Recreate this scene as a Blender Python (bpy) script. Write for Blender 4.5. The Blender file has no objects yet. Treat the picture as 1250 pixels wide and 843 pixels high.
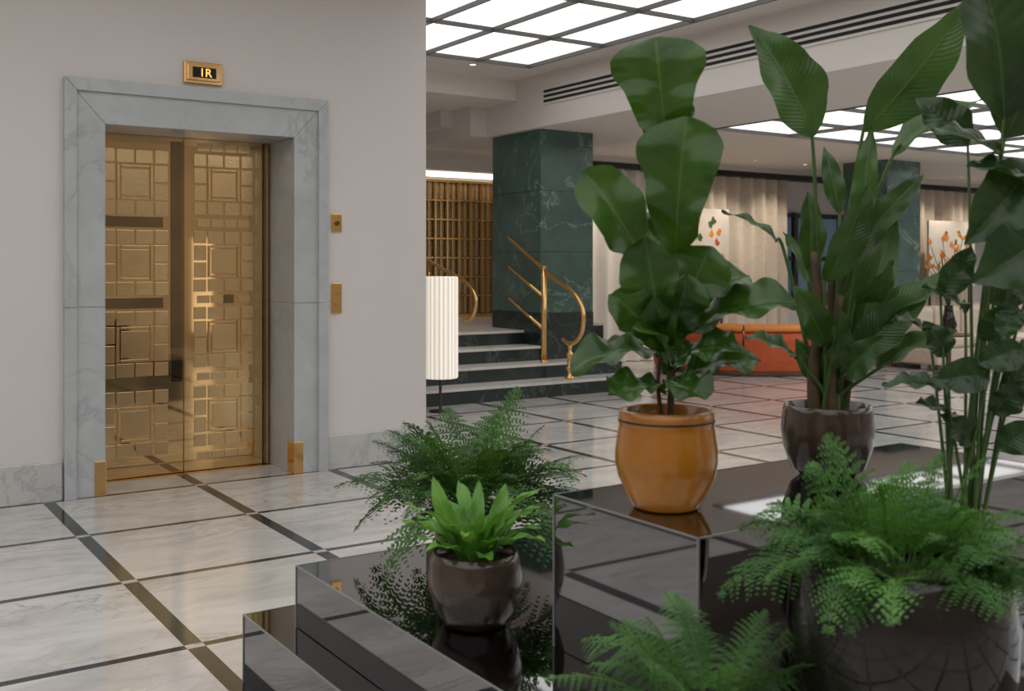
import bpy, math, random
from mathutils import Vector, Matrix
random.seed(7)
SC=bpy.context.scene
COL=SC.collection
# ---------------------------------------------------------------- node helpers
def newmat(name):
    m=bpy.data.materials.new(name); m.use_nodes=True
    nt=m.node_tree; bs=nt.nodes['Principled BSDF']
    return m,nt,bs
def nd(nt,t,**kw):
    n=nt.nodes.new(t)
    for k,v in kw.items(): setattr(n,k,v)
    return n
def mth(nt,op,a,b=None,c=None):
    n=nt.nodes.new('ShaderNodeMath'); n.operation=op
    for i,v in enumerate((a,b,c)):
        if v is None: continue
        if isinstance(v,bpy.types.NodeSocket): nt.links.new(v,n.inputs[i])
        else: n.inputs[i].default_value=v
    return n.outputs[0]
def mixc(nt,f,a,b):
    n=nt.nodes.new('ShaderNodeMix'); n.data_type='RGBA'
    for idx,v in ((0,f),(6,a),(7,b)):
        if isinstance(v,bpy.types.NodeSocket): nt.links.new(v,n.inputs[idx])
        elif idx==0: n.inputs[0].default_value=v
        else: n.inputs[idx].default_value=(*v,1) if len(v)==3 else v
    return n.outputs[2]
def ramp(nt,f,p0,p1,c0=(0,0,0),c1=(1,1,1)):
    n=nt.nodes.new('ShaderNodeValToRGB')
    n.color_ramp.elements[0].position=p0; n.color_ramp.elements[0].color=(*c0,1)
    n.color_ramp.elements[1].position=p1; n.color_ramp.elements[1].color=(*c1,1)
    nt.links.new(f,n.inputs[0]); return n.outputs[0]
def noise(nt,vec,scale,detail=4,rough=.55,dist=0):
    n=nt.nodes.new('ShaderNodeTexNoise')
    n.inputs['Scale'].default_value=scale; n.inputs['Detail'].default_value=detail
    n.inputs['Roughness'].default_value=rough; n.inputs['Distortion'].default_value=dist
    nt.links.new(vec,n.inputs['Vector']); return n.outputs['Fac']
def objco(nt): return nt.nodes.new('ShaderNodeTexCoord').outputs['Object']
def bump(nt,bs,h,st=.2,d=.01):
    n=nt.nodes.new('ShaderNodeBump'); n.inputs['Strength'].default_value=st; n.inputs['Distance'].default_value=d
    nt.links.new(h,n.inputs['Height']); nt.links.new(n.outputs[0],bs.inputs['Normal'])
def plain(name,col,rough=.5,metal=0,ior=None,nz=0.06,nscale=6,emit=None,es=0,coat=0,bmp=0):
    m,nt,bs=newmat(name)
    co=objco(nt)
    f=noise(nt,co,nscale)
    a=tuple(max(0,c*(1-nz*2)) for c in col); b=tuple(min(1,c*(1+nz*2)) for c in col)
    nt.links.new(mixc(nt,f,a,b),bs.inputs['Base Color'])
    bs.inputs['Roughness'].default_value=rough; bs.inputs['Metallic'].default_value=metal
    if ior: bs.inputs['IOR'].default_value=ior
    if coat: bs.inputs['Coat Weight'].default_value=coat
    if emit:
        bs.inputs['Emission Color'].default_value=(*emit,1); bs.inputs['Emission Strength'].default_value=es
    if bmp: bump(nt,bs,noise(nt,co,nscale*12,3),bmp,.003)
    return m
def marble(name,base,vein,scale=1.5,vw=.05,rough=.2,amt=.7,cloud=.15):
    m,nt,bs=newmat(name)
    co=objco(nt)
    n1=noise(nt,co,scale,8,.6,.9)
    v=mth(nt,'ABSOLUTE',mth(nt,'SUBTRACT',n1,.5))
    vm=ramp(nt,v,0,vw,(1,1,1),(0,0,0))
    n2=noise(nt,co,scale*.6,3)
    vm2=mth(nt,'MULTIPLY',mth(nt,'MULTIPLY',vm,ramp(nt,n2,.35,.65)),amt)
    dk=tuple(c*(1-cloud*2.2) for c in base)
    b=mixc(nt,noise(nt,co,scale*1.7,6,.6,.4),dk,tuple(min(1,c*(1+cloud)) for c in base))
    nt.links.new(mixc(nt,vm2,b,vein),bs.inputs['Base Color'])
    bs.inputs['Roughness'].default_value=rough
    return m
# ---------------------------------------------------------------- materials
M_wall=plain('painted_plaster',(.71,.67,.655),.8,nz=.015,nscale=2)
M_ceil=plain('ceiling_plaster',(.78,.73,.68),.85,nz=.015)
M_beam=plain('beam_plaster',(.72,.675,.63),.85,nz=.015)
M_rear=plain('rear_wall_panelling',(.42,.36,.30),.6,nz=.12,nscale=1.2)
M_casing=marble('grey_carrara',(.52,.545,.56),(.32,.34,.36),2.2,.03,.25,.6,.12)
M_base=marble('skirting_marble',(.58,.58,.57),(.3,.31,.32),3,.03,.25,.7,.08)
M_green=marble('green_marble',(.085,.155,.135),(.42,.52,.47),1.3,.010,.16,.6,.35)
M_greenD=marble('dark_green_marble',(.022,.036,.034),(.25,.3,.29),2.0,.012,.18,.4,.25)
M_tread=marble('tread_marble',(.70,.68,.65),(.35,.35,.35),2,.03,.25,.5,.08)
M_black=plain('black_metal',(.012,.012,.012),.45)
M_frame=plain('ceiling_grid_metal',(.09,.085,.08),.5)
M_slot=plain('slot_black',(.01,.01,.01),.8)
M_brass=plain('polished_brass',(.80,.52,.22),.16,1,nz=.05)
M_rail=plain('rail_brass',(.84,.52,.20),.22,1,nz=.05)
M_bronze=plain('polished_bronze',(.80,.55,.27),.04,1,nz=.10,nscale=3)
M_bronzeD_and_refl=plain('dark_bronze_and_reflection',(.30,.22,.13),.03,1,nz=.15,nscale=3)  # dark bronze; also colours the door bands that stand for dark reflections
M_tan=plain('antique_gilt_panel',(.46,.385,.27),.4,.1,nz=.25,nscale=30)
def plates():
    m,nt,bs=newmat('etched_brass')
    co=objco(nt)
    f=noise(nt,co,110,6,.75); g=noise(nt,co,1.8,3)
    c=mixc(nt,ramp(nt,f,.3,.7),(.72,.50,.25),(1.0,.80,.48)); c=mixc(nt,ramp(nt,g,.35,.65),c,(.74,.51,.26))
    nt.links.new(c,bs.inputs['Base Color']); bs.inputs['Metallic'].default_value=1
    nt.links.new(ramp(nt,g,.3,.7,(.08,.08,.08),(.24,.24,.24)),bs.inputs['Roughness'])
    bump(nt,bs,f,.28,.002); return m
M_plate=plates()
def floormat():
    m,nt,bs=newmat('marble_tile_floor')
    co=objco(nt)
    sp=nd(nt,'ShaderNodeSeparateXYZ'); nt.links.new(co,sp.inputs[0])
    SX,SY=.909,.955
    gx=mth(nt,'DIVIDE',mth(nt,'SUBTRACT',sp.outputs[0],1.19),SX)
    gy=mth(nt,'DIVIDE',mth(nt,'SUBTRACT',sp.outputs[1],4.85),SY)
    dx=mth(nt,'MULTIPLY',mth(nt,'ABSOLUTE',mth(nt,'SUBTRACT',gx,mth(nt,'ROUND',gx))),SX)
    dy=mth(nt,'MULTIPLY',mth(nt,'ABSOLUTE',mth(nt,'SUBTRACT',gy,mth(nt,'ROUND',gy))),SY)
    lx=mth(nt,'LESS_THAN',dx,.034); ly=mth(nt,'LESS_THAN',dy,.022)
    line=mth(nt,'MAXIMUM',lx,ly)
    cross=mth(nt,'MULTIPLY',lx,ly)
    line=mth(nt,'SUBTRACT',line,mth(nt,'MULTIPLY',cross,.85))
    cb=nd(nt,'ShaderNodeCombineXYZ'); nt.links.new(mth(nt,'FLOOR',gx),cb.inputs[0]); nt.links.new(mth(nt,'FLOOR',gy),cb.inputs[1])
    wn=nd(nt,'ShaderNodeTexWhiteNoise'); nt.links.new(cb.outputs[0],wn.inputs['Vector'])
    sc=nd(nt,'ShaderNodeVectorMath',operation='SCALE'); nt.links.new(wn.outputs['Color'],sc.inputs[0]); sc.inputs['Scale'].default_value=30
    ad=nd(nt,'ShaderNodeVectorMath',operation='ADD'); nt.links.new(co,ad.inputs[0]); nt.links.new(sc.outputs[0],ad.inputs[1])
    mp=nd(nt,'ShaderNodeMapping'); mp.inputs['Rotation'].default_value=(0,0,.6); mp.inputs['Scale'].default_value=(1,2.2,1); nt.links.new(ad.outputs[0],mp.inputs[0])
    V=mp.outputs[0]
    n1=noise(nt,V,1.3,9,.62,1.0)
    v=ramp(nt,mth(nt,'ABSOLUTE',mth(nt,'SUBTRACT',n1,.5)),0,.025,(1,1,1),(0,0,0))
    vm=mth(nt,'MULTIPLY',mth(nt,'MULTIPLY',v,ramp(nt,noise(nt,V,.9,3),.42,.62)),.65)
    b=mixc(nt,ramp(nt,noise(nt,V,1.8,7,.65,.5),.3,.6),(.45,.43,.415),(.65,.63,.61))
    b=mixc(nt,mth(nt,'MULTIPLY',wn.outputs['Value'],.22),b,(.47,.46,.45))
    b=mixc(nt,vm,b,(.33,.30,.275))
    blk=mixc(nt,noise(nt,co,5,5),(.010,.017,.018),(.030,.040,.042))
    nt.links.new(mixc(nt,line,b,blk),bs.inputs['Base Color'])
    bs.inputs['Roughness'].default_value=.11
    return m
M_floor=floormat()
def lummat():
    m,nt,bs=newmat('luminous_panel')
    co=objco(nt); sp=nd(nt,'ShaderNodeSeparateXYZ'); nt.links.new(co,sp.inputs[0])
    w=mth(nt,'SINE',mth(nt,'MULTIPLY',sp.outputs[1],110))
    c=mixc(nt,mth(nt,'MULTIPLY_ADD',w,.5,.5),(.89,.90,.90),(1,.98,.95))
    bs.inputs['Base Color'].default_value=(.7,.7,.7,1)
    nt.links.new(c,bs.inputs['Emission Color']); bs.inputs['Emission Strength'].default_value=1.27
    return m
M_lum=lummat()
M_box=plain('black_mirror_glass',(.25,.25,.26),.03,1,nz=.02)
M_edge=plain('glass_edge',(.22,.23,.23),.15,nz=.02)
def glaze(name,c1,c2,z0,z1,rough=.15,scale=20,coat=.4,spec=.5,bm=.08):
    m,nt,bs=newmat(name)
    co=objco(nt); sp=nd(nt,'ShaderNodeSeparateXYZ'); nt.links.new(co,sp.inputs[0])
    f=nd(nt,'ShaderNodeMapRange'); f.inputs[1].default_value=z0; f.inputs[2].default_value=z1
    nt.links.new(mth(nt,'ADD',sp.outputs[2],mth(nt,'MULTIPLY',noise(nt,co,9,4),.03)),f.inputs[0])
    c=mixc(nt,f.outputs[0],c1,c2)
    n=noise(nt,co,scale,6,.7)
    c=mixc(nt,mth(nt,'MULTIPLY',ramp(nt,n,.4,.7),.35),c,tuple(x*.45 for x in c1))
    nt.links.new(c,bs.inputs['Base Color']); bs.inputs['Roughness'].default_value=rough
    bs.inputs['Coat Weight'].default_value=coat; bs.inputs['Specular IOR Level'].default_value=spec
    bump(nt,bs,n,bm,.004)
    return m
M_potO=glaze('ochre_glaze',(.64,.25,.03),(.43,.155,.012),.06,.11,.24,14)
M_potB=glaze('brown_glaze',(.030,.019,.014),(.070,.046,.034),.03,.15,.12,20,.1)
M_potK=glaze('black_glaze',(.007,.006,.006),(.022,.017,.015),.0,.4,.04,14,0,.5,.05)
M_soil=plain('soil',(.03,.02,.014),.95,nz=.4,nscale=60,bmp=.6)
def leafmat(name,c1,c2,vein,rough=.35,nveins=9,trans=.25,vs=.3):
    m,nt,bs=newmat(name)
    uv=nt.nodes.new('ShaderNodeUVMap').outputs[0]
    sp=nd(nt,'ShaderNodeSeparateXYZ'); nt.links.new(uv,sp.inputs[0])
    c=mth(nt,'ABSOLUTE',mth(nt,'MULTIPLY_ADD',sp.outputs[0],2,-1)); s=sp.outputs[1]
    mid=mth(nt,'LESS_THAN',c,.035)
    k=mth(nt,'MULTIPLY',mth(nt,'SUBTRACT',s,mth(nt,'MULTIPLY',c,.16)),nveins)
    sv=mth(nt,'ABSOLUTE',mth(nt,'SUBTRACT',mth(nt,'FRACT',k),.5))
    svl=mth(nt,'MULTIPLY',mth(nt,'LESS_THAN',sv,.04),vs)
    vm=mth(nt,'MULTIPLY',mth(nt,'MAXIMUM',mid,svl),.6)
    co=objco(nt)
    b=mixc(nt,ramp(nt,noise(nt,co,6,3),.35,.65),c1,c2)
    colr=mixc(nt,vm,b,vein)
    nt.links.new(colr,bs.inputs['Base Color']); bs.inputs['Roughness'].default_value=rough
    if nveins>1: bump(nt,bs,sv,.35,.004)
    tr=nd(nt,'ShaderNodeBsdfTranslucent'); nt.links.new(mixc(nt,.5,colr,(.12,.23,.012)),tr.inputs['Color'])
    mx=nd(nt,'ShaderNodeMixShader'); mx.inputs[0].default_value=trans
    nt.links.new(bs.outputs[0],mx.inputs[1]); nt.links.new(tr.outputs[0],mx.inputs[2])
    nt.links.new(mx.outputs[0],nt.nodes['Material Output'].inputs['Surface'])
    return m
M_fig=leafmat('fig_leaf',(.014,.048,.006),(.040,.112,.011),(.09,.18,.04),.27,8,.25)
M_str=leafmat('strelitzia_leaf',(.018,.052,.014),(.055,.13,.028),(.12,.20,.07),.27,26,.24,.2)
M_dark=leafmat('dark_leaf',(.007,.026,.008),(.022,.062,.017),(.055,.11,.04),.30,12,.2)
M_fern=leafmat('fern_leaf',(.035,.13,.022),(.11,.29,.055),(.12,.28,.07),.5,1,.3,0)
M_fernD=leafmat('fern_leaf_dark',(.022,.08,.015),(.075,.20,.035),(.08,.20,.06),.5,1,.28,0)
M_nest=leafmat('bright_leaf',(.09,.27,.03),(.19,.43,.06),(.25,.45,.12),.4,10,.3)
M_stem=plain('green_stem',(.06,.12,.028),.5,nz=.2,nscale=15)
M_trunk=plain('brown_stem',(.10,.062,.032),.7,nz=.3,nscale=25)
M_curt=plain('linen_curtain',(.66,.58,.49),.9,nz=.08,nscale=12)
M_sheer=plain('sheer_curtain',(.84,.80,.75),.9,nz=.04,nscale=12)
def shademat():
    m,nt,bs=newmat('pleated_shade')
    co=objco(nt); sp=nd(nt,'ShaderNodeSeparateXYZ'); nt.links.new(co,sp.inputs[0])
    an=mth(nt,'ARCTAN2',sp.outputs[1],sp.outputs[0])
    w=mth(nt,'MULTIPLY_ADD',mth(nt,'SINE',mth(nt,'MULTIPLY',an,24)),.5,.5)
    c=mixc(nt,w,(.66,.59,.50),(1,.95,.86))
    nt.links.new(c,bs.inputs['Base Color']); nt.links.new(c,bs.inputs['Emission Color']); bs.inputs['Emission Strength'].default_value=.55
    return m
M_shade=shademat()
M_white=plain('canvas',(.80,.73,.64),.8)
M_red=plain('red_orange_velvet',(.52,.10,.03),.8,nz=.1,nscale=10)
M_orange=plain('orange_velvet',(.74,.27,.07),.8,nz=.1,nscale=10)
M_beige=plain('beige_boucle',(.56,.48,.39),.9,nz=.1,nscale=30,bmp=.4)
M_wood=plain('dark_wood',(.10,.05,.025),.4,nz=.3,nscale=8)
M_blue=plain('window_glass',(.04,.06,.08),.05,emit=(.25,.40,.55),es=.12)
M_led=plain('cove_led',(.9,.9,.9),.5,emit=(1,.95,.85),es=2.5)
M_added_spot=plain('added_spot_lens',(.9,.9,.9),.5,emit=(1,.9,.75),es=3)  # glowing disc of the added ceiling spots
M_disp=plain('display_orange',(.9,.35,.05),.5,emit=(1,.35,.08),es=2.2)
M_flower=plain('orange_petal',(.85,.28,.03),.6)
# ---------------------------------------------------------------- mesh builder
class MB:
    def __init__(s,name): s.n=name;s.v=[];s.f=[];s.m=[];s.uv=[];s.mats=[];s.sm=[]
    def mi(s,mat):
        if mat not in s.mats: s.mats.append(mat)
        return s.mats.index(mat)
    def face(s,idx,mat,uv=None,sm=False):
        s.f.append(idx); s.m.append(s.mi(mat)); s.uv.append(uv or [(0,0)]*len(idx)); s.sm.append(sm)
    def box(s,x0,x1,y0,y1,z0,z1,mat):
        b=len(s.v)
        s.v+= [(x0,y0,z0),(x1,y0,z0),(x1,y1,z0),(x0,y1,z0),(x0,y0,z1),(x1,y0,z1),(x1,y1,z1),(x0,y1,z1)]
        for q in ((0,3,2,1),(4,5,6,7),(0,1,5,4),(1,2,6,5),(2,3,7,6),(3,0,4,7)):
            s.face([b+i for i in q],mat)
    def prism(s,poly,y0,y1,mat):  # polygon in XZ extruded along Y
        b=len(s.v); n=len(poly)
        s.v+=[(x,y0,z) for x,z in poly]+[(x,y1,z) for x,z in poly]
        s.face([b+i for i in range(n)],mat); s.face([b+n+i for i in range(n)][::-1],mat)
        for i in range(n):
            j=(i+1)%n; s.face([b+j,b+i,b+n+i,b+n+j],mat)
    def lathe(s,prof,mat,seg=48,c=(0,0),sm=True,ribs=0):
        b=len(s.v); n=len(prof)
        for i in range(seg):
            a=2*math.pi*i/seg; k=1-(ribs if i%2 else 0)
            for r,z in prof: s.v.append((c[0]+r*k*math.cos(a),c[1]+r*k*math.sin(a),z))
        for i in range(seg):
            j=(i+1)%seg
            for k in range(n-1):
                s.face([b+i*n+k,b+j*n+k,b+j*n+k+1,b+i*n+k+1],mat,sm=sm)
    def disc(s,r,z,mat,c=(0,0),seg=40,dome=0):
        b=len(s.v); s.v.append((c[0],c[1],z+dome))
        for i in range(seg):
            a=2*math.pi*i/seg; s.v.append((c[0]+r*math.cos(a),c[1]+r*math.sin(a),z))
        for i in range(seg): s.face([b,b+1+i,b+1+(i+1)%seg],mat,sm=True)
    def tube(s,pts,r0,r1,mat,seg=8):
        pts=[Vector(p) for p in pts]; b=len(s.v); n=len(pts)
        for i,p in enumerate(pts):
            t=(pts[min(i+1,n-1)]-pts[max(i-1,0)]).normalized()
            ref=Vector((1,0,0)) if abs(t.z)>.9 else Vector((0,0,1))
            if i==0: x=t.cross(ref).normalized()
            else: x=(x-t*x.dot(t)).normalized()
            y=t.cross(x); r=r0+(r1-r0)*i/(n-1)
            for k in range(seg):
                a=2*math.pi*k/seg; q=p+x*(r*math.cos(a))+y*(r*math.sin(a)); s.v.append(tuple(q))
        for i in range(n-1):
            for k in range(seg):
                l=(k+1)%seg
                s.face([b+i*seg+k,b+i*seg+l,b+(i+1)*seg+l,b+(i+1)*seg+k],mat,sm=True)
        s.face([b+k for k in range(seg)][::-1],mat); s.face([b+(n-1)*seg+k for k in range(seg)],mat)
    def leaf(s,base,tip,w,nrm,mat,shape,sag=.08,fold=.25,wav=.02,n=16,h=4,ph=0):
        base=Vector(base);tip=Vector(tip);d=tip-base;L=d.length;d.normalize()
        side=d.cross(Vector(nrm)).normalized(); nn=side.cross(d).normalized()
        b=len(s.v); m=2*h+1
        for i in range(n+1):
            t=i/n; p=base+d*(L*t)+nn*(sag*L*4*t*(1-t)) ; W=prof(shape,t)*w/2
            for j in range(m):
                c=(j-h)/h
                q=p+side*(c*W)+nn*(fold*abs(c)*W-.35*fold*c*c*W+wav*abs(c)*math.sin(t*17+ph+(1.5 if c>0 else 0)))
                s.v.append(tuple(q))
        for i in range(n):
            for j in range(m-1):
                a=b+i*m+j
                u0=j/(m-1);u1=(j+1)/(m-1)
                s.face([a,a+1,a+m+1,a+m],mat,[(u0,i/n),(u1,i/n),(u1,(i+1)/n),(u0,(i+1)/n)],True)
    def build(s,parent=None,loc=(0,0,0),bevel=0):
        me=bpy.data.meshes.new(s.n); me.from_pydata(s.v,[],s.f)
        for m in s.mats: me.materials.append(m)
        uvl=me.uv_layers.new(name='UVMap')
        flat=[]
        for u in s.uv:
            for q in u: flat+= [q[0],q[1]]
        uvl.data.foreach_set('uv',flat)
        me.polygons.foreach_set('material_index',s.m)
        me.polygons.foreach_set('use_smooth',s.sm)
        me.update()
        o=bpy.data.objects.new(s.n,me); COL.objects.link(o); o.location=loc
        if parent: o.parent=parent
        if bevel:
            b=o.modifiers.new('bevel','BEVEL'); b.width=bevel; b.segments=2; b.limit_method='ANGLE'
        return o
TAB={'fiddle':[(0,.06),(.08,.28),(.2,.55),(.38,.66),(.5,.74),(.7,1),(.82,.99),(.92,.75),(.97,.45),(1,.12)],
 'ovate':[(0,.05),(.06,.4),(.15,.75),(.3,.98),(.42,1),(.6,.88),(.8,.55),(.93,.22),(1,.01)],
 'lance':[(0,.05),(.2,.55),(.5,1),(.75,.8),(.92,.4),(1,.02)]}
def prof(k,t):
    T=TAB[k]
    for (a,x),(b,y) in zip(T,T[1:]):
        if t<=b:
            f=(t-a)/(b-a); f=f*f*(3-2*f)*.4+f*.6
            return x+(y-x)*f
    return T[-1][1]
def empty(name,loc=(0,0,0)):
    o=bpy.data.objects.new(name,None); COL.objects.link(o); o.location=loc; o.empty_display_size=.1; return o
# ---------------------------------------------------------------- room shell
YW=6.78
b=MB('floor'); b.box(-6.2,23,-4.2,14,-.1,0,M_floor); b.build()
b=MB('wall_elevator')
b.box(-6,1.29,YW,7.3,0,3.6,M_wall); b.box(2.963,3.77,YW,7.3,0,3.6,M_wall); b.box(1.29,2.963,YW,7.3,2.527,3.6,M_wall)
b.build()
b=MB('wall_shaft_side'); b.box(3.57,3.77,7.3,13.6,0,3.6,M_wall); b.build()
b=MB('wall_back'); b.box(9.0,23,12.6,12.8,0,3.0,M_wall); b.build()
b=MB('wall_gate'); b.box(3.57,9.0,13.6,13.8,0,3.6,M_wall); b.build()
b=MB('wall_return'); b.box(8.8,9.0,11.95,13.6,0,3.0,M_wall); b.build()
b=MB('wall_right'); b.box(22.8,23,-4,12.6,0,3.6,M_wall); b.build()
b=MB('wall_left'); b.box(-6.2,-6,-4,YW,0,3.6,M_wall); b.build()
b=MB('wall_rear'); b.box(-6.2,23,-4.2,-4,0,3.6,M_rear); b.build()
b=MB('ceiling')
def clg(x0,x1,y0,y1,z=3.6,m=M_ceil): b.box(x0,x1,y0,y1,z,z+.12,m)
clg(3.0,4.0,-4,14); clg(6.6,6.95,-4,9.55); clg(4.0,6.95,9.55,14)
clg(-6,3.0,5.6,7.3); clg(-6,-4.3,-4,5.6)
clg(7.1,8.7,-4,13.6,3.0,M_beam); clg(8.7,22.8,8.85,12.6,3.0); clg(20.4,22.8,-4,8.85,3.0)
b.box(6.95,7.1,-4,13.6,3.0,3.72,M_beam)
b.build()
def lum(name,x0,nx,sx,y1,ny,sy,Z=3.6,w=.010):
    e=empty(name)
    p=MB('panels'); g=MB('grid_frame')
    xe=x0+nx*sx; y0=y1-ny*sy
    p.box(x0,xe,y0,y1,Z+.03,Z+.06,M_lum)
    for i in range(nx+1): g.box(x0+i*sx-w,x0+i*sx+w,y0,y1,Z-.012,Z+.03,M_frame)
    for j in range(ny+1): g.box(x0,xe,y1-j*sy-w,y1-j*sy+w,Z-.010,Z+.03,M_frame)
    p.build(e); g.build(e)
lum('luminous_ceiling',4.0,4,.65,9.55,10,1.3)
lum('luminous_ceiling',8.7,9,1.3,8.85,14,.9,3.0)
lum('luminous_ceiling',-4.3,8,.9125,5.6,7,1.3)
b=MB('trim_cornice')
b.box(3.77,6.95,10.3,13.6,3.36,3.60,M_ceil)
b.box(6.72,6.95,10.97,13.6,3.0,3.36,M_beam)
b.box(6.55,6.72,11.4,13.6,3.16,3.36,M_beam)
b.box(3.77,8.8,12.2,13.6,2.95,3.16,M_ceil)
b.box(3.77,8.8,12.9,13.6,2.78,2.95,M_beam)
b.build()
v=MB('trim_air_vent')
v.box(6.935,6.95,1.0,9.75,3.24,3.43,M_beam)
for k in range(3): v.box(6.928,6.936,1.02,9.73,3.265+k*.055,3.265+k*.055+.028,M_slot)
v.build()
b=MB('baseboard_elevator'); b.box(-6,1.268,YW-.03,YW,0,.235,M_base); b.box(2.985,3.77,YW-.03,YW,0,.235,M_base); b.build(bevel=.006)
# ---------------------------------------------------------------- elevator
E=empty('elevator_door')
b=MB('marble_casing')
def jamb(xo,xi,zo,zi,y0,y1,mat):
    b.box(min(xo,xi),max(xo,xi),y0,y1,0,1.156,mat)
    b.prism([(xo,1.158),(xi,1.158),(xi,zi),(xo,zo)] if xo<xi else [(xi,1.158),(xo,1.158),(xo,zo),(xi,zi)],y0,y1,mat)
jamb(1.29,1.513,2.527,2.277,6.75,7.25,M_casing); jamb(2.963,2.736,2.527,2.277,6.75,7.25,M_casing)
b.prism([(1.514,2.278),(2.735,2.278),(2.962,2.527),(1.291,2.527)],6.75,7.25,M_casing)
jamb(1.275,1.345,2.545,2.468,6.728,6.78,M_casing); jamb(2.978,2.905,2.545,2.468,6.728,6.78,M_casing)
b.prism([(1.346,2.469),(2.904,2.469),(2.977,2.545),(1.276,2.545)],6.728,6.78,M_casing)
b.build(E,bevel=.003)
b=MB('brass_foot_plates')
b.box(1.45,1.519,6.743,6.86,0,.215,M_brass); b.box(2.730,2.80,6.743,6.86,0,.215,M_brass); b.build(E,bevel=.003)
yf=7.2
def motif(b,cx,cz,s,yf):
    g=.009
    def pl(x,z,w,h,t=.006): b.box(cx+(x-w/2)*s+g/2,cx+(x+w/2)*s-g/2,yf-t,yf,cz+(z-h/2)*s+g/2,cz+(z+h/2)*s-g/2,M_plate)
    pl(0,0,.42,.42,.006)
    for i in (-1,1):
        pl(i*.245,0,.055,.54,.014); pl(0,i*.245,.43,.055,.014)
        pl(i*.395,.395,.22,.22,.008); pl(i*.395,-.395,.22,.22,.008)
        for k in (-.14,.14):
            pl(k,i*.39,.27,.22,.006); pl(i*.39,k,.22,.27,.006)
b=MB('door_leaf_left'); b.box(1.513,2.121,yf,yf+.04,0.01,2.277,M_bronze)
for z in (1.965,1.43,.89,.36): motif(b,1.80,z,.44,yf)
for z in (1.70,1.16): b.box(1.515,1.985,yf-.004,yf,z-.035,z+.04,M_bronzeD_and_refl)  # dark reflections in the polished leaf, put in as coloured bands
b.box(2.035,2.115,yf-.004,yf,.62,2.25,M_bronzeD_and_refl)  # dark reflection along the seam, likewise put into the colour
for k in range(12): b.box(1.525,1.565,yf-.006,yf,.08+k*.18,.2+k*.18,M_plate)
b.build(E,bevel=.002)
b=MB('door_leaf_right'); b.box(2.125,2.68,yf,yf+.04,0.01,2.277,M_bronze)
for z in (1.97,1.44,.92,.38): motif(b,2.40,z,.42,yf)
for z in (2.225,1.705,1.18,.65,.11):
    for k in range(4):
        if abs(z-1.18)<.01 and k==2: b.box(2.40,2.47,yf-.006,yf,z-.03,z+.03,M_bronzeD_and_refl); continue
        b.box(2.215+k*.095,2.215+k*.095+.086,yf-.006,yf,z-.026,z+.026,M_plate)
for k in range(11):
    b.box(2.628,2.665,yf-.005,yf,.1+k*.2,.22+k*.2,M_plate)
b.build(E,bevel=.002)
b=MB('door_side_strip'); b.box(2.683,2.736,yf-.01,yf+.04,0.01,2.277,M_bronzeD_and_refl); b.box(2.70,2.71,yf-.02,yf-.01,.01,2.277,M_brass); b.build(E)
b=MB('door_sill'); b.box(1.513,2.736,yf-.05,yf,0,.006,M_brass); b.build(E)
b=MB('shaft_backing'); b.box(1.29,2.963,7.25,7.3,0,2.527,M_slot); b.build(E)
D=empty('elevator_floor_indicator')
b=MB('brass_frame'); b.box(1.995,2.245,YW-.03,YW,2.58,2.72,M_brass); b.box(2.01,2.23,YW-.045,YW-.03,2.597,2.703,M_brass); b.build(D,bevel=.006)
b=MB('display_glass'); b.box(2.045,2.195,YW-.05,YW-.044,2.617,2.683,M_slot); b.build(D)
fc=bpy.data.curves.new('floor_number','FONT'); fc.body='1R'; fc.size=.075; fc.extrude=.001; fc.align_x='CENTER'
fo=bpy.data.objects.new('floor_number',fc); COL.objects.link(fo); fo.rotation_euler=(math.pi/2,0,0); fo.location=(2.125,YW-.0515,2.624); fo.parent=D; fc.materials.append(M_disp)
P=empty('elevator_key_switch')
b=MB('brass_plate'); b.box(3.018,3.094,YW-.014,YW,1.645,1.77,M_rail); b.build(P,bevel=.004)
b=MB('key_cylinder'); b.tube([(3.056,YW-.014,1.705),(3.056,YW-.03,1.705)],.018,.016,M_bronzeD_and_refl,16); b.build(P)
P=empty('elevator_call_button')
b=MB('brass_plate'); b.box(3.018,3.094,YW-.014,YW,1.08,1.29,M_rail); b.build(P,bevel=.004)
b=MB('buttons')
for z in (1.15,1.22): b.tube([(3.056,YW-.014,z),(3.056,YW-.024,z)],.016,.014,M_brass,16)
b.build(P)
# ---------------------------------------------------------------- stairs + column + rails
R=.165; X0=3.775
def step(b,i,y0,y1,x1):
    z1=R*(i+1)
    b.box(X0,x1,y0,y1,0,z1-.03,M_greenD); b.box(X0,x1+.01,y0-.012,y1-.012,z1-.03,z1,M_tread)
b=MB('marble_staircase'); step(b,0,9.23,9.58,7.95); step(b,1,9.58,9.93,7.95); b.build()
b=MB('marble_stair_landing'); step(b,2,9.931,10.28,7.015)
b.box(X0,7.03,10.28,13.59,0,.63,M_greenD); b.box(X0,7.03,10.268,13.59,.63,.66,M_tread); b.build()
b=MB('raised_floor'); b.box(7.031,8.79,10.97,13.59,0,.63,M_greenD); b.box(7.031,8.79,10.97,13.59,.63,.66,M_tread); b.build()
def column(name,x0,x1,y0,y1,z0,zb,zt):
    e=empty(name)
    b=MB('plinth'); b.box(x0-.004,x1+.004,y0-.004,y1+.004,z0,zb,M_greenD); b.build(e,bevel=.003)
    b=MB('shaft'); n=3; h=(zt-zb)/n
    for k in range(n): b.box(x0,x1,y0,y1,zb+k*h+.003,zb+(k+1)*h-.003,M_green)
    b.box(x0+.004,x1-.004,y0+.004,y1-.004,zb,zt,M_greenD)
    b.build(e,bevel=.003)
column('green_marble_column',7.035,7.80,9.935,10.965,0,.87,3.0)
column('green_marble_column',13.3,14.1,9.9,10.7,0,.5,3.0)
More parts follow.
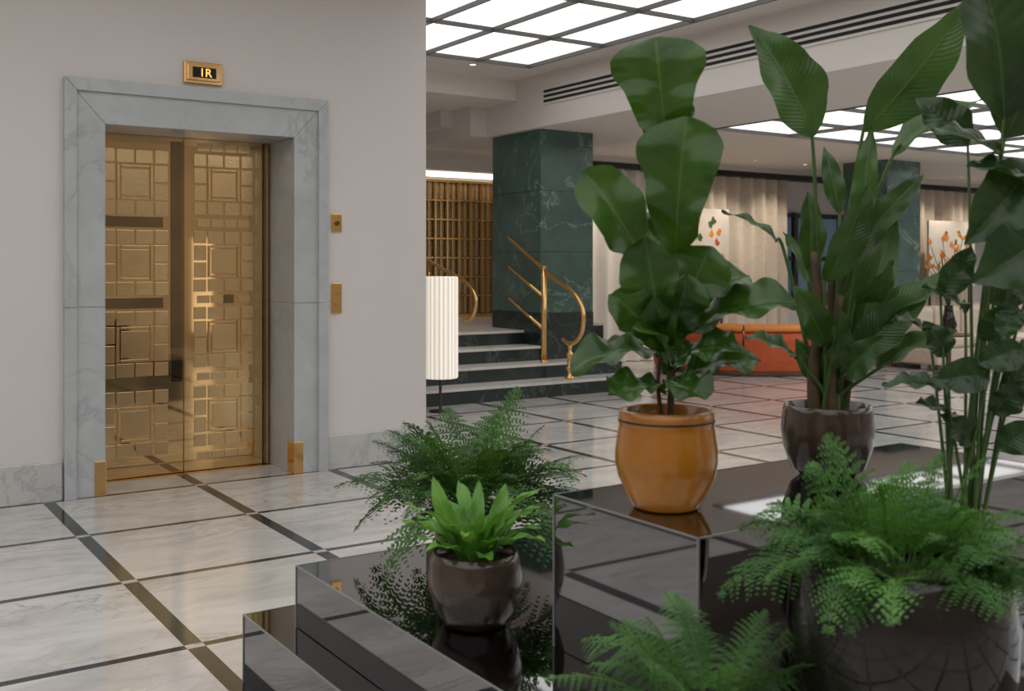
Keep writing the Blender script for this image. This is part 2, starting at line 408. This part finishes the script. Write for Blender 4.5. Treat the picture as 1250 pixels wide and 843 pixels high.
def catmull(pts,n=8):
    P=[Vector(p) for p in pts]; P=[P[0]*2-P[1]]+P+[P[-1]*2-P[-2]]; out=[]
    for i in range(1,len(P)-2):
        for k in range(n):
            t=k/n
            out.append(.5*((2*P[i])+(P[i+1]-P[i-1])*t+(2*P[i-1]-5*P[i]+4*P[i+1]-P[i+2])*t*t+(3*P[i]-P[i-1]-3*P[i+1]+P[i+2])*t**3))
    out.append(P[-2]); return out
Rl=empty('brass_handrail'); x=6.88
b=MB('handrail'); pts=[(x,10.36,1.745),(x,9.95,1.53),(x,9.5,1.30),(x,9.2,1.17),(x,9.02,1.06),(x,8.93,.90),(x,8.96,.70),(x,9.08,.59),(x,9.2,.575),(x,9.3,.61)]
b.tube(catmull(pts),.024,.024,M_rail,12)
b.tube([(x,9.65,.331),(x,9.65,1.40)],.030,.030,M_rail,12)
b.tube([(x,9.65,1.40),(x,9.65,1.42)],.03,.01,M_rail,12)
b.tube([(x,10.36,1.40),(x,9.65,1.065)],.019,.019,M_rail,10); b.tube([(x,10.36,1.03),(x,9.65,.70)],.019,.019,M_rail,10)
b.lathe([(0,.331),(.05,.331),(.05,.345),(.026,.36)],M_rail,20,(x,9.65))
b.build(Rl)
Rl=empty('brass_handrail'); x=6.3
b=MB('handrail'); pts=[(x,11.6,1.60),(x,11.2,1.46),(x,10.75,1.33),(x,10.4,1.23),(x,10.2,1.10),(x,10.17,.96),(x,10.26,.82),(x,10.42,.79)]
b.tube(catmull(pts),.023,.023,M_rail,12); b.tube([(x,11.25,.661),(x,11.25,1.47)],.022,.022,M_rail,12)
b.build(Rl)
b=MB('brass_bollard')
b.lathe([(0,.166),(.055,.166),(.055,.19),(.03,.2),(.03,.27),(.045,.28),(.045,.30),(.03,.31),(.03,.42),(.04,.43),(.04,.45),(.018,.47),(.022,.5),(.03,.52),(.02,.555),(0,.56)],M_rail,24,(7.0,9.33)); b.build()
# gate
G=empty('brass_grille_gate')
b=MB('backing'); b.box(6.0,8.79,13.5,13.58,.661,2.7,M_bronzeD_and_refl); b.build(G)
b=MB('bars')
for i in range(14): b.box(6.0+i*.2-.010,6.0+i*.2+.010,13.38,13.45,.7,2.66,M_rail)
for j in range(8): b.box(6.0,8.79,13.40,13.46,.7+j*.28-.009,.7+j*.28+.009,M_rail)
for i in range(13):
    for j in range(7):
        b.box(6.0+i*.2+.02,6.0+i*.2+.18,13.455,13.47,.72+j*.28,.72+j*.28+.245,M_tan)
        b.box(6.0+i*.2+.094,6.0+i*.2+.106,13.40,13.45,.7+j*.28,.7+j*.28+.28,M_rail)
b.box(6,8.79,13.38,13.48,.661,.71,M_rail); b.build(G)
b=MB('cove_light'); b.box(6.0,8.79,13.2,13.38,2.72,2.76,M_led); b.build()
# lamps
def pleated_lamp(x,y,z0=.33,z1=1.31):
    L=empty('pleated_floor_lamp',(x,y,0))
    b=MB('shade'); b.lathe([(.165,z0),(.172,z0+.01),(.172,z1-.01),(.165,z1),(0,z1)],M_shade,72,ribs=.035,sm=False); b.disc(.165,z0,M_shade); b.build(L)
    b=MB('stand'); b.lathe([(0,0),(.11,0),(.11,.015),(.014,.025),(.014,z0)],M_black,24); b.build(L)
pleated_lamp(5.09,8.87)
pleated_lamp(5.6,-3.5,.3,1.9)  # added lamp behind the camera, gives the doors a golden streak to reflect
# ---------------------------------------------------------------- curtains, paintings, windows
def curtain(name,x0,x1,y,z0,z1,mat):
    b=MB(name); n=int((x1-x0)/.02)
    for i in range(n+1):
        xx=x0+(x1-x0)*i/n
        for k,z in enumerate((z0,z0+.8*(z1-z0)/2,z1)):
            a=(.085,.08,.06)[k]
            b.v.append((xx+.01*math.sin(xx*9+k),y+a*math.sin(xx*2*math.pi/.27+1.3*math.sin(xx*2.3)),z))
    for i in range(n):
        for k in range(2):
            q=i*3+k; b.face([q,q+3,q+4,q+1],mat,sm=True)
    return b.build()
curtain('sheer_curtain',9.05,10.55,12.03,.01,2.838,M_sheer)
curtain('linen_curtain',10.6,13.6,12.03,.01,2.838,M_curt)
curtain('linen_curtain',16.6,18.6,12.03,.01,2.838,M_curt)
curtain('linen_curtain',20.3,22.6,12.03,.01,2.838,M_curt)
b=MB('curtain_rail'); b.box(9.01,22.7,11.88,12.13,2.84,2.92,M_black); b.build()
b=MB('trim_back_soffit'); b.box(9.0,22.8,11.9,12.6,2.92,3.0,M_wall); b.build()
def painting(x0,x1,z0,z1,y,seed):
    rr=random.Random(seed)
    e=empty('floral_painting_on_stand')
    b=MB('canvas'); b.box(x0,x1,y,y+.04,z0,z1,M_white)
    cols=[M_flower,M_red,M_stem,M_orange,M_trunk]
    for k in range(11):
        cx=rr.uniform(x0+.12*(x1-x0),x1-.15*(x1-x0)); cz=rr.uniform(z0+.15*(z1-z0),z1-.15*(z1-z0)); m=rr.choice(cols)
        b2=len(b.v); N=14
        for i in range(N):
            a=2*math.pi*i/N; r=rr.uniform(.025,.06); b.v.append((cx+r*math.cos(a),y-.002-.0005*k,cz+r*1.3*math.sin(a)))
        b.face([b2+i for i in range(N)],m)
    b.build(e)
    b=MB('stand')
    for xx in (x0+.1,x1-.1): b.box(xx-.015,xx+.015,y+.04,y+.07,0,z1-.1,M_wood); b.box(xx-.015,xx+.015,y-.12,y+.2,0,.03,M_wood)
    b.build(e)
painting(10.85,11.70,1.35,2.28,11.55,3)
painting(16.7,18.1,1.05,2.24,11.55,5)
W=empty('window_1')
b=MB('glass'); b.box(13.7,16.4,12.57,12.6,.9,2.3,M_blue); b.build(W)
b=MB('frame')
for xx in (13.7,14.3,14.9,15.5,16.1,16.4): b.box(xx-.05,xx+.05,12.5,12.6,.85,2.35,M_black)
for zz in (.9,1.55,2.3): b.box(13.7,16.4,12.52,12.6,zz-.04,zz+.04,M_black)
b.build(W)
# ---------------------------------------------------------------- sofas
def arcsofa(name,c,r,a0,a1,mb,ms):
    e=empty(name,(c[0],c[1],0))
    def arc(nm,prf,mat,b0=a0,b1=a1):
        b=MB(nm); n=40; m=len(prf)
        for i in range(n+1):
            a=b0+(b1-b0)*i/n
            for rr,z in prf: b.v.append(((r+rr)*math.cos(a),(r+rr)*math.sin(a),z))
        for i in range(n):
            for k in range(m):
                l=(k+1)%m; b.face([i*m+k,(i+1)*m+k,(i+1)*m+l,i*m+l],mat,sm=False)
        b.face(list(range(m)),mat); b.face([n*m+k for k in range(m)][::-1],mat)
        b.build(e,bevel=.015)
    arc('plinth_base',[(-.72,.0),(-.72,.06),(-.03,.06),(-.03,.0)],M_wood)
    arc('seat',[(-.78,.061),(-.78,.36),(-.73,.42),(-.2,.42),(-.2,.061)],ms)
    nseg=5; da=(a1-a0)/nseg
    for q in range(nseg):
        arc('back_panel_%d'%(q+1),[(-.2,.061),(-.22,.42),(-.2,.54),(-.12,.57),(-.02,.55),(.02,.48),(.01,.2),(-.02,.061)],mb,a0+q*da+.006,a0+(q+1)*da-.006)
        arc('top_cushion_%d'%(q+1),[(-.34,.56),(-.36,.61),(-.30,.66),(-.08,.66),(.0,.63),(.0,.585),(-.06,.56)],ms,a0+q*da+.008,a0+(q+1)*da-.008)
arcsofa('curved_orange_sofa',(11.0,10.45),1.38,math.radians(150),math.radians(325),M_red,M_orange)
def sofa(name,c,w,rot,mat):
    e=empty(name,(c[0],c[1],0)); e.rotation_euler=(0,0,rot)
    b=MB('base'); b.box(-w/2,w/2,-.42,.42,.08,.30,mat); b.build(e,bevel=.03)
    b=MB('seat_cushions'); n=max(1,round(w/.8)); cw=(w-.36)/n
    for i in range(n): b.box(-w/2+.18+i*cw+.01,-w/2+.18+(i+1)*cw-.01,-.44,.2,.30,.46,mat)
    b.build(e,bevel=.05)
    b=MB('back_cushions')
    for i in range(n): b.box(-w/2+.18+i*cw+.01,-w/2+.18+(i+1)*cw-.01,.18,.42,.30,.84,mat)
    b.build(e,bevel=.07)
    b=MB('arms')
    for s in (-1,1): b.box(min(s*w/2,s*(w/2-.18)),max(s*w/2,s*(w/2-.18)),-.42,.42,.301,.62,mat)
    b.build(e,bevel=.05)
    b=MB('feet')
    for sx in (-1,1):
        for sy in (-1,1): b.box(sx*(w/2-.1)-.03,sx*(w/2-.1)+.03,sy*.34-.03,sy*.34+.03,0,.08,M_wood)
    b.build(e)
sofa('beige_sofa',(13.75,9.0),2.3,0,M_beige)
sofa('beige_sofa',(16.3,9.3),2.4,-.5,M_beige)
sofa('beige_armchair',(12.0,6.6),.95,-1.2,M_beige)
T=empty('flower_vase_on_table',(11.9,7.95,0))
b=MB('table'); b.lathe([(0,0),(.16,0),(.16,.02),(.03,.04),(.03,.53),(.28,.54),(.28,.57),(0,.57)],M_wood,32); b.build(T)
b=MB('vase'); b.lathe([(0,.57),(.07,.57),(.1,.68),(.06,.82),(.05,.9),(.06,.92)],M_potK,24); b.build(T)
b=MB('flowers')
rr=random.Random(4)
for k in range(12):
    a=rr.uniform(0,6.28); r=rr.uniform(.08,.28); h=rr.uniform(1.35,1.75)
    tp=(r*math.cos(a),r*math.sin(a),h); b.tube([(0,0,.88),(tp[0]*.4,tp[1]*.4,(h+.9)/2),tp],.006,.005,M_stem,6)
    for q in range(4):
        d=(tp[0]+rr.uniform(-.07,.07),tp[1]+rr.uniform(-.07,.07),h+rr.uniform(.05,.13)); b.leaf(tp,d,.035,(d[0]-.5,-1,.2),M_flower,'lance',n=5,h=1)
b.build(T)
# ---------------------------------------------------------------- display plinths
def plinth(name,x0,x1,y0,y1,z0,z1):
    e=empty(name)
    b=MB('mirror_glass'); b.box(x0,x1,y0,y1,z0,z1,M_box); b.build(e)
    t=.0025
    b=MB('glass_edges')
    for (xa,ya) in ((x0,y0),(x0,y1),(x1,y0),(x1,y1)): b.box(xa-t,xa+t,ya-t,ya+t,z0,z1,M_edge)
    for xa in (x0,x1): b.box(xa-t,xa+t,y0,y1,z1-t,z1+.001,M_edge)
    for ya in (y0,y1): b.box(x0,x1,ya-t,ya+t,z1-t,z1+.001,M_edge)
    b.build(e)
plinth('black_mirror_plinth',1.32,3.3,.75,3.24,0,.43)
plinth('black_mirror_plinth',1.585,3.0,1.655,2.18,.432,.82)
e=empty('black_mirror_plinth')
b=MB('mirror_glass'); b.box(1.22,1.317,1.6,3.455,0,.23,M_box); b.box(1.317,2.4,3.243,3.455,0,.23,M_box); b.build(e)
b=MB('glass_edges'); b.box(1.217,1.223,1.6,3.455,.227,.231,M_edge); b.box(1.217,1.223,3.452,3.458,0,.231,M_edge); b.box(1.22,2.4,3.452,3.458,.227,.231,M_edge); b.build(e)
# ---------------------------------------------------------------- plants
RT=Vector((.8315,-.5555,0)); TC=Vector((-.5555,-.8315,0)); UP=Vector((0,0,1))
def LP(a,z,d=0): return RT*a+TC*d+UP*z     # plant-local: a sideways, z height, d outward
def pot(parent,prf,mat,soilr,soilz,name='pot'):
    b=MB(name); b.lathe(prf,mat,64); b.build(parent)
    b=MB('soil'); b.disc(soilr,soilz,M_soil,dome=.01); b.build(parent)
ZC=.822
e=empty('potted_fiddle_leaf_fig',(1.727,1.913,ZC))
pot(e,[(0,0),(.076,0),(.082,.004),(.098,.035),(.103,.045),(.117,.075),(.124,.11),(.1235,.14),(.116,.19),(.114,.198),(.116,.203),(.115,.232),(.110,.236),(.105,.232),(.106,.17)],M_potO,.107,.205)
b=MB('neck_band'); b.lathe([(.1145,.206),(.1165,.2085),(.1165,.2115),(.115,.214)],M_black,64); b.build(e)
b=MB('stem'); b.tube(catmull([LP(.01,.2),LP(.012,.4),LP(0,.6,.01),LP(.005,.8),LP(-.005,.92)]),.009,.005,M_trunk,10)
b.tube(catmull([LP(-.01,.2),LP(-.02,.3),LP(-.01,.42,.02)]),.006,.004,M_trunk,8); b.build(e)
b=MB('leaves')
figs=[((0,1.70,0),(-.03,1.95,.03),.225,0),((.02,1.42,.02),(.04,1.755,.07),.205,0),((-.01,1.33,.02),(-.205,1.63,.07),.150,0),
((0,1.20,.04),(-.065,1.47,.12),.14,0),((.01,1.25,.03),(.09,1.45,.09),.145,0),((.02,1.22,.02),(.30,1.315,.05),.16,1),
((.02,1.27,.0),(.20,1.38,.0),.14,1),((-.01,1.19,0),(-.235,1.155,.05),.12,1),((.01,1.11,0),(.22,1.175,.04),.12,1),((0,1.10,0),(-.15,1.10,.10),.11,1),
((0,1.16,.02),(.15,1.21,.12),.13,1),((0,1.5,0),(.08,1.68,-.10),.14,0),((0,1.35,0),(-.10,1.52,-.10),.14,0),((0,1.15,.02),(-.09,1.27,.12),.12,1),
((0,1.12,.03),(.06,1.10,.16),.11,1),((-.005,1.62,0),(.01,1.82,-.04),.14,0),((0,1.14,0),(.1,1.16,-.16),.14,1),((0,1.18,0),(-.12,1.2,-.15),.14,1),((.0,1.2,.02),(.03,1.38,.12),.12,0),
((0,1.2,.02),(-.14,1.34,.10),.11,0)]
for i,(p,q,w,k) in enumerate(figs):
    p=LP(p[0],p[1]-ZC,p[2]); q=LP(q[0],q[1]-ZC,q[2])
    nrm=TC+UP*.35+RT*random.uniform(-.6,.6) if k==0 else UP+TC*.55+RT*random.uniform(-.2,.2)
    b.leaf(p,q,w,nrm,M_fig,'fiddle',sag=.06 if k==0 else .13,fold=.45,wav=.014,n=26,h=5,ph=i)
b.build(e)
def paddle_plant(name,loc,potf,mat,lst,root_z,trunks=None,shape='ovate',rad=.05,seed=1,pr=.006,tilt=.7):
    rr=random.Random(seed)
    e=empty(name,loc); potf(e)
    bs=MB('stems'); bl=MB('leaves')
    for i,(p,q,w,k) in enumerate(lst):
        P=LP(p[0],p[1]-loc[2],p[2]); Q=LP(q[0],q[1]-loc[2],q[2])
        a=rr.uniform(0,6.28); r0=Vector((math.cos(a)*rad*rr.random(),math.sin(a)*rad*rr.random(),root_z))
        mid=r0.lerp(P,.5); mid.x=mid.x*.75+r0.x*.25; mid.y=mid.y*.75+r0.y*.25
        bs.tube(catmull([r0,mid,P,P.lerp(Q,.12)],6),pr*1.3,pr*.5,M_stem,8)
        nrm=TC*(1 if k==0 else .45)+UP*(.35 if k==0 else 1)+RT*rr.uniform(-tilt,tilt)
        bl.leaf(P,Q,w,nrm,mat,shape,sag=.07,fold=.5,wav=.007,n=18,h=4,ph=i)
    for t in (trunks or []):
        bs.tube(catmull([LP(*c) for c in t],6),.02,.010,M_trunk,10)
    bs.build(e); bl.build(e)
    return e
lst2=[((-.057,1.758,.05),(-.245,2.05,.12),.19,0),((.10,1.78,0),(.355,2.125,.1),.16,0),((.183,1.712,0),(.413,1.86,.05),.13,1),
((.08,1.494,.05),(.108,1.79,.05),.07,0),((-.023,1.356,.05),(.08,1.63,.1),.10,0),((-.05,1.39,0),(-.057,1.62,0),.08,0),
((-.02,1.184,.05),(-.126,1.356,.1),.09,0),((-.10,1.15,.05),(-.25,1.21,.08),.09,1),((-.126,1.46,0),(-.298,1.556,0),.06,1),
((.046,1.14,.05),(.252,1.345,.1),.11,0),((.07,1.16,.0),(.195,1.55,0),.11,0),((.115,1.115,.05),(.32,1.23,.1),.09,1),
((-.01,1.12,.06),(.0,1.30,.1),.09,0),((.09,1.46,0),(.25,1.655,.05),.08,0),((.09,1.23,.05),(.39,1.39,.1),.10,1),
((.03,1.25,-.05),(.12,1.5,-.1),.10,0),((-.02,1.3,-.05),(-.1,1.5,-.1),.08,0),((.02,1.1,.08),(.1,1.22,.16),.09,0),((.0,1.08,0),(-.09,1.2,0),.08,0),
((.05,1.55,-.05),(.02,1.75,-.1),.06,0),((.06,1.3,.05),(.14,1.42,.12),.09,0),((.1,1.2,0),(.2,1.28,.1),.1,1)]
potf=lambda e: pot(e,[(0,0),(.075,0),(.10,.02),(.122,.08),(.127,.13),(.122,.18),(.118,.195),(.112,.195),(.110,.15)],M_potB,.113,.165)
tr=[[(-.04,.16,.02),(-.045,.3,.02),(-.03,.45,.03),(-.05,.62,.04)],[(.0,.16,.03),(.0,.3,.03),(.03,.5,.03)],[(.04,.16,0),(.05,.3,0),(.07,.48,0)],[(-.01,.16,-.03),(.02,.35,-.03),(.02,.55,-.03)]]
paddle_plant('potted_bird_of_paradise',(2.37,1.96,ZC),potf,M_str,lst2,.165,tr,'ovate',.05,3)
lst3=[((.084,1.808,.05),(-.03,2.28,.1),.27,0),((.11,1.76,0),(.25,2.11,.05),.2,0),((.077,1.704,.05),(-.14,1.767,.1),.14,1),
((.135,1.62,.1),(-.05,1.67,.12),.14,1),((.16,1.68,.05),(-.045,1.46,.1),.18,0),((.17,1.48,.1),(-.03,1.356,.12),.19,0),
((.11,1.18,.1),(-.016,1.135,.1),.1,0),((.02,1.11,.1),(-.155,1.09,.12),.1,0),((-.1,1.07,.1),(-.27,1.08,.1),.08,1),
((.09,1.06,.05),(.18,1.23,.05),.1,0),((0,1.275,0),(-.144,1.344,.05),.10,1),((-.07,1.32,0),(.02,1.46,0),.09,0),((.08,1.3,-.05),(.2,1.4,-.05),.12,0),((.05,1.75,-.1),(-.08,1.90,-.15),.13,0),
((.02,1.2,.05),(.1,1.32,.1),.09,0),((-.05,1.15,0),(-.12,1.25,0),.08,0),((.1,1.5,0),(.2,1.62,0),.12,0),((-.05,.98,.05),(-.18,1.03,.1),.09,1),((.05,1.0,.05),(.12,1.1,.1),.09,0),
((0,.92,.05),(-.10,1.0,.08),.08,0),((.07,.90,.05),(.17,.98,.08),.09,0),((-.08,1.2,-.05),(-.2,1.26,0),.08,1),((.1,1.3,.08),(.04,1.2,.12),.08,0)]
K=.829
lst3=[((p[0]*K,1.4+(p[1]-1.4)*K,p[2]*K),(q[0]*K,1.4+(q[1]-1.4)*K,q[2]*K),w*K,k) for p,q,w,k in lst3]
potf3=lambda e: pot(e,[(0,0),(.07,0),(.095,.02),(.115,.08),(.12,.14),(.112,.20),(.106,.20),(.105,.15)],M_potK,.106,.17)
paddle_plant('potted_tall_foliage_plant',(2.235,1.45,.432),potf3,M_dark,lst3,.17,None,'ovate',.07,8,.004,.25)
# ferns
def frond(b,bs,base,az,L,rise,droop,W,mat,npin,rr,tri=1.0):
    dh=Vector((math.cos(az),math.sin(az),0))
    base=Vector(base)
    bend=rr.uniform(-.12,.12); sd=Vector((-dh.y,dh.x,0))
    P=lambda s: base+dh*(L*s*(1-.12*s))+sd*(bend*L*s*s)+UP*(rise*s-droop*s*s)
    pts=[P(i/10) for i in range(11)]
    bs.tube(pts,.0022,.0008,M_stem,5)
    Lt=sum((pts[i+1]-pts[i]).length for i in range(10))
    st=.24 if tri>.5 else .14
    tw=rr.uniform(-.6,.6)
    for i in range(npin):
        u=(i+.3)/npin; u=u**.9
        s=st+(1-st)*u
        sp=Lt*(1-st)/npin*(1.15-.3*u)
        p=P(s); t=(P(min(1,s+.02))-P(s-.02)).normalized()
        side0=t.cross(UP).normalized(); nn=side0.cross(t).normalized()
        side=(side0*math.cos(tw)+nn*math.sin(tw)).normalized()
        if tri>.5: pl=W*max(.08,(1-u)**.75)*(1 if i>0 else .85)
        else: pl=W*max(.08,math.sin(math.pi*min(1,u*.72+.28))**.8)
        for sg in (-1,1):
            d=(side*sg+t*(.5 if tri>.5 else .3)-UP*.12+nn*rr.uniform(-.2,.2)).normalized()
            cr=d.cross(nn).normalized()
            ll0=sp*(.62 if tri>.5 else .48)
            k=max(2,int(pl/(ll0*.72)+.5)); step=pl/k
            for j in range(k+1):
                f=j/k
                q0=p+d*(step*(j+.2))-UP*(.22*pl*f*f)
                ll=ll0*(1-.72*f)
                for s2 in (-1,1):
                    dd=(cr*s2+d*.55).normalized()*ll
                    wv=d*(step*.55*(1-.35*f))
                    v0=len(b.v)
                    zz=nn*rr.uniform(-.25,.25)*ll
                    b.v+= [tuple(q0-wv*.4),tuple(q0+dd*.5-wv*.8+zz),tuple(q0+dd*1.0-wv*.1+zz),tuple(q0+dd*.75+wv*.75+zz),tuple(q0+wv*.8)]
                    b.face([v0,v0+1,v0+2,v0+3,v0+4],mat,[(.2,.5)]*5)
def fern(name,loc,potf,rootz,n,Lr,Rr,Dr,W,mat,seed,npin=13,rad=.05,tri=1.0,zmin=None,inner=1.25,outer=.5):
    rr=random.Random(seed)
    e=empty(name,loc); potf(e)
    b=MB('fronds'); bs=MB('stalks')
    for i in range(n):
        az=2.39996*i+rr.uniform(-.3,.3)
        k=(i+.5)/n            # 0 = inner upright, 1 = outer spreading
        r=rad*math.sqrt(k)
        L=rr.uniform(*Lr)*(.40+.60*k**.6); rise=rr.uniform(*Rr)*(inner+(outer-inner)*k); dr=rr.uniform(*Dr)*(.5+.5*k)
        if zmin is not None and rise-dr<zmin: dr=rise-zmin
        frond(b,bs,(r*math.cos(az),r*math.sin(az),rootz),az,L,rise,dr,W*rr.uniform(.75,1.25),mat,npin,rr,tri)
    b.build(e); bs.build(e); return e
pf=lambda e: pot(e,[(0,0),(.08,0),(.105,.02),(.12,.1),(.115,.2),(.108,.2),(.106,.16)],M_potK,.107,.17)
fern('potted_lace_fern',(1.78,2.90,.432),pf,.17,62,(.36,.54),(.36,.54),(.26,.46),.14,M_fernD,11,11,.06,1.0,-.10,1.1,.7)
e=empty('potted_nest_fern',(1.513,2.446,.432))
pot(e,[(0,0),(.082,0),(.09,.006),(.115,.05),(.127,.10),(.129,.13),(.122,.175),(.116,.195),(.110,.196),(.108,.16)],M_potB,.11,.165)
b=MB('leaves'); rr=random.Random(5)
for i in range(30):
    az=i*2.4; k=i/30
    L=.13+.09*rr.random(); el=.25+1.1*(1-k)*rr.uniform(.6,1)
    d=Vector((math.cos(az)*math.cos(el),math.sin(az)*math.cos(el),math.sin(el)))
    p=Vector((.03*math.cos(az),.03*math.sin(az),.165)); q=p+d*L*1.15
    b.leaf(p,q,.040+.014*rr.random(),Vector((-math.cos(az)*.6,-math.sin(az)*.6,1)) if el<1.2 else TC,M_nest,'lance',sag=.14,fold=.35,wav=.007,n=12,h=2,ph=i)
b.build(e)
pf=lambda e: pot(e,[(0,0),(.11,0),(.13,.01),(.18,.10),(.205,.22),(.208,.30),(.200,.38),(.192,.42),(.184,.428),(.178,.42),(.18,.36)],M_potK,.181,.37)
fern('large_potted_fern',(1.72,1.253,.432),pf,.37,58,(.18,.29),(.30,.43),(.20,.38),.100,M_fern,21,10,.12,1.0,-.03,1.0,.6)
pf=lambda e: pot(e,[(0,0),(.06,0),(.08,.02),(.092,.08),(.09,.13),(.084,.13),(.083,.1)],M_potK,.084,.105)
fern('small_potted_fern',(1.43,1.46,.432),pf,.105,26,(.26,.38),(.24,.34),(.12,.24),.07,M_fern,31,16,.04,0.0,-.02,1.1,.8)
# ---------------------------------------------------------------- lights
def added_spot(x,y,z,tgt,power,size=1.2):  # spots added to shade curtain pleats and brighten stairs and gate
    e=empty('added_ceiling_spot',(x,y,z))
    b=MB('added_spot_ring'); b.lathe([(.035,-.001),(.055,-.001),(.055,-.006),(.038,-.006),(.035,-.001)],M_wall,24); b.disc(.034,-.0015,M_added_spot); b.build(e)
    l=bpy.data.lights.new('added_spot_lamp','SPOT'); l.energy=power; l.color=(1,.88,.73); l.spot_size=size; l.spot_blend=.8; l.shadow_soft_size=.03
    o=bpy.data.objects.new('added_spot_lamp',l); COL.objects.link(o); o.parent=e; o.location=(0,0,-.02)
    d=Vector(tgt)-Vector((x,y,z)); o.rotation_euler=d.to_track_quat('-Z','Y').to_euler()
for xx in (9.6,10.7,11.8,12.9): added_spot(xx,11.1,3.0,(xx+.15,12.1,1.0),60,1.5)
for xx in (17.0,18.2): added_spot(xx,11.1,3.0,(xx+.15,12.1,1.0),60,1.5)
added_spot(6.0,9.75,3.6,(6.0,10.8,.5),45,1.2)
added_spot(6.8,12.0,3.16,(7.3,13.4,1.5),45,1.5)
w=bpy.data.worlds.new('world'); SC.world=w; w.use_nodes=True
w.node_tree.nodes['Background'].inputs[0].default_value=(.95,.95,1,1); w.node_tree.nodes['Background'].inputs[1].default_value=.5
# ---------------------------------------------------------------- camera
cam=bpy.data.cameras.new('camera'); co=bpy.data.objects.new('camera',cam); COL.objects.link(co)
co.location=(0,0,1.4); co.rotation_euler=(math.pi/2,0,-math.radians(33.74))
cam.sensor_width=36; cam.lens=36*1286/1250; cam.shift_y=-95.5/1250
cam.dof.use_dof=True; cam.dof.focus_distance=5.0; cam.dof.aperture_fstop=4.5
SC.camera=co
SC.view_settings.view_transform='Standard'
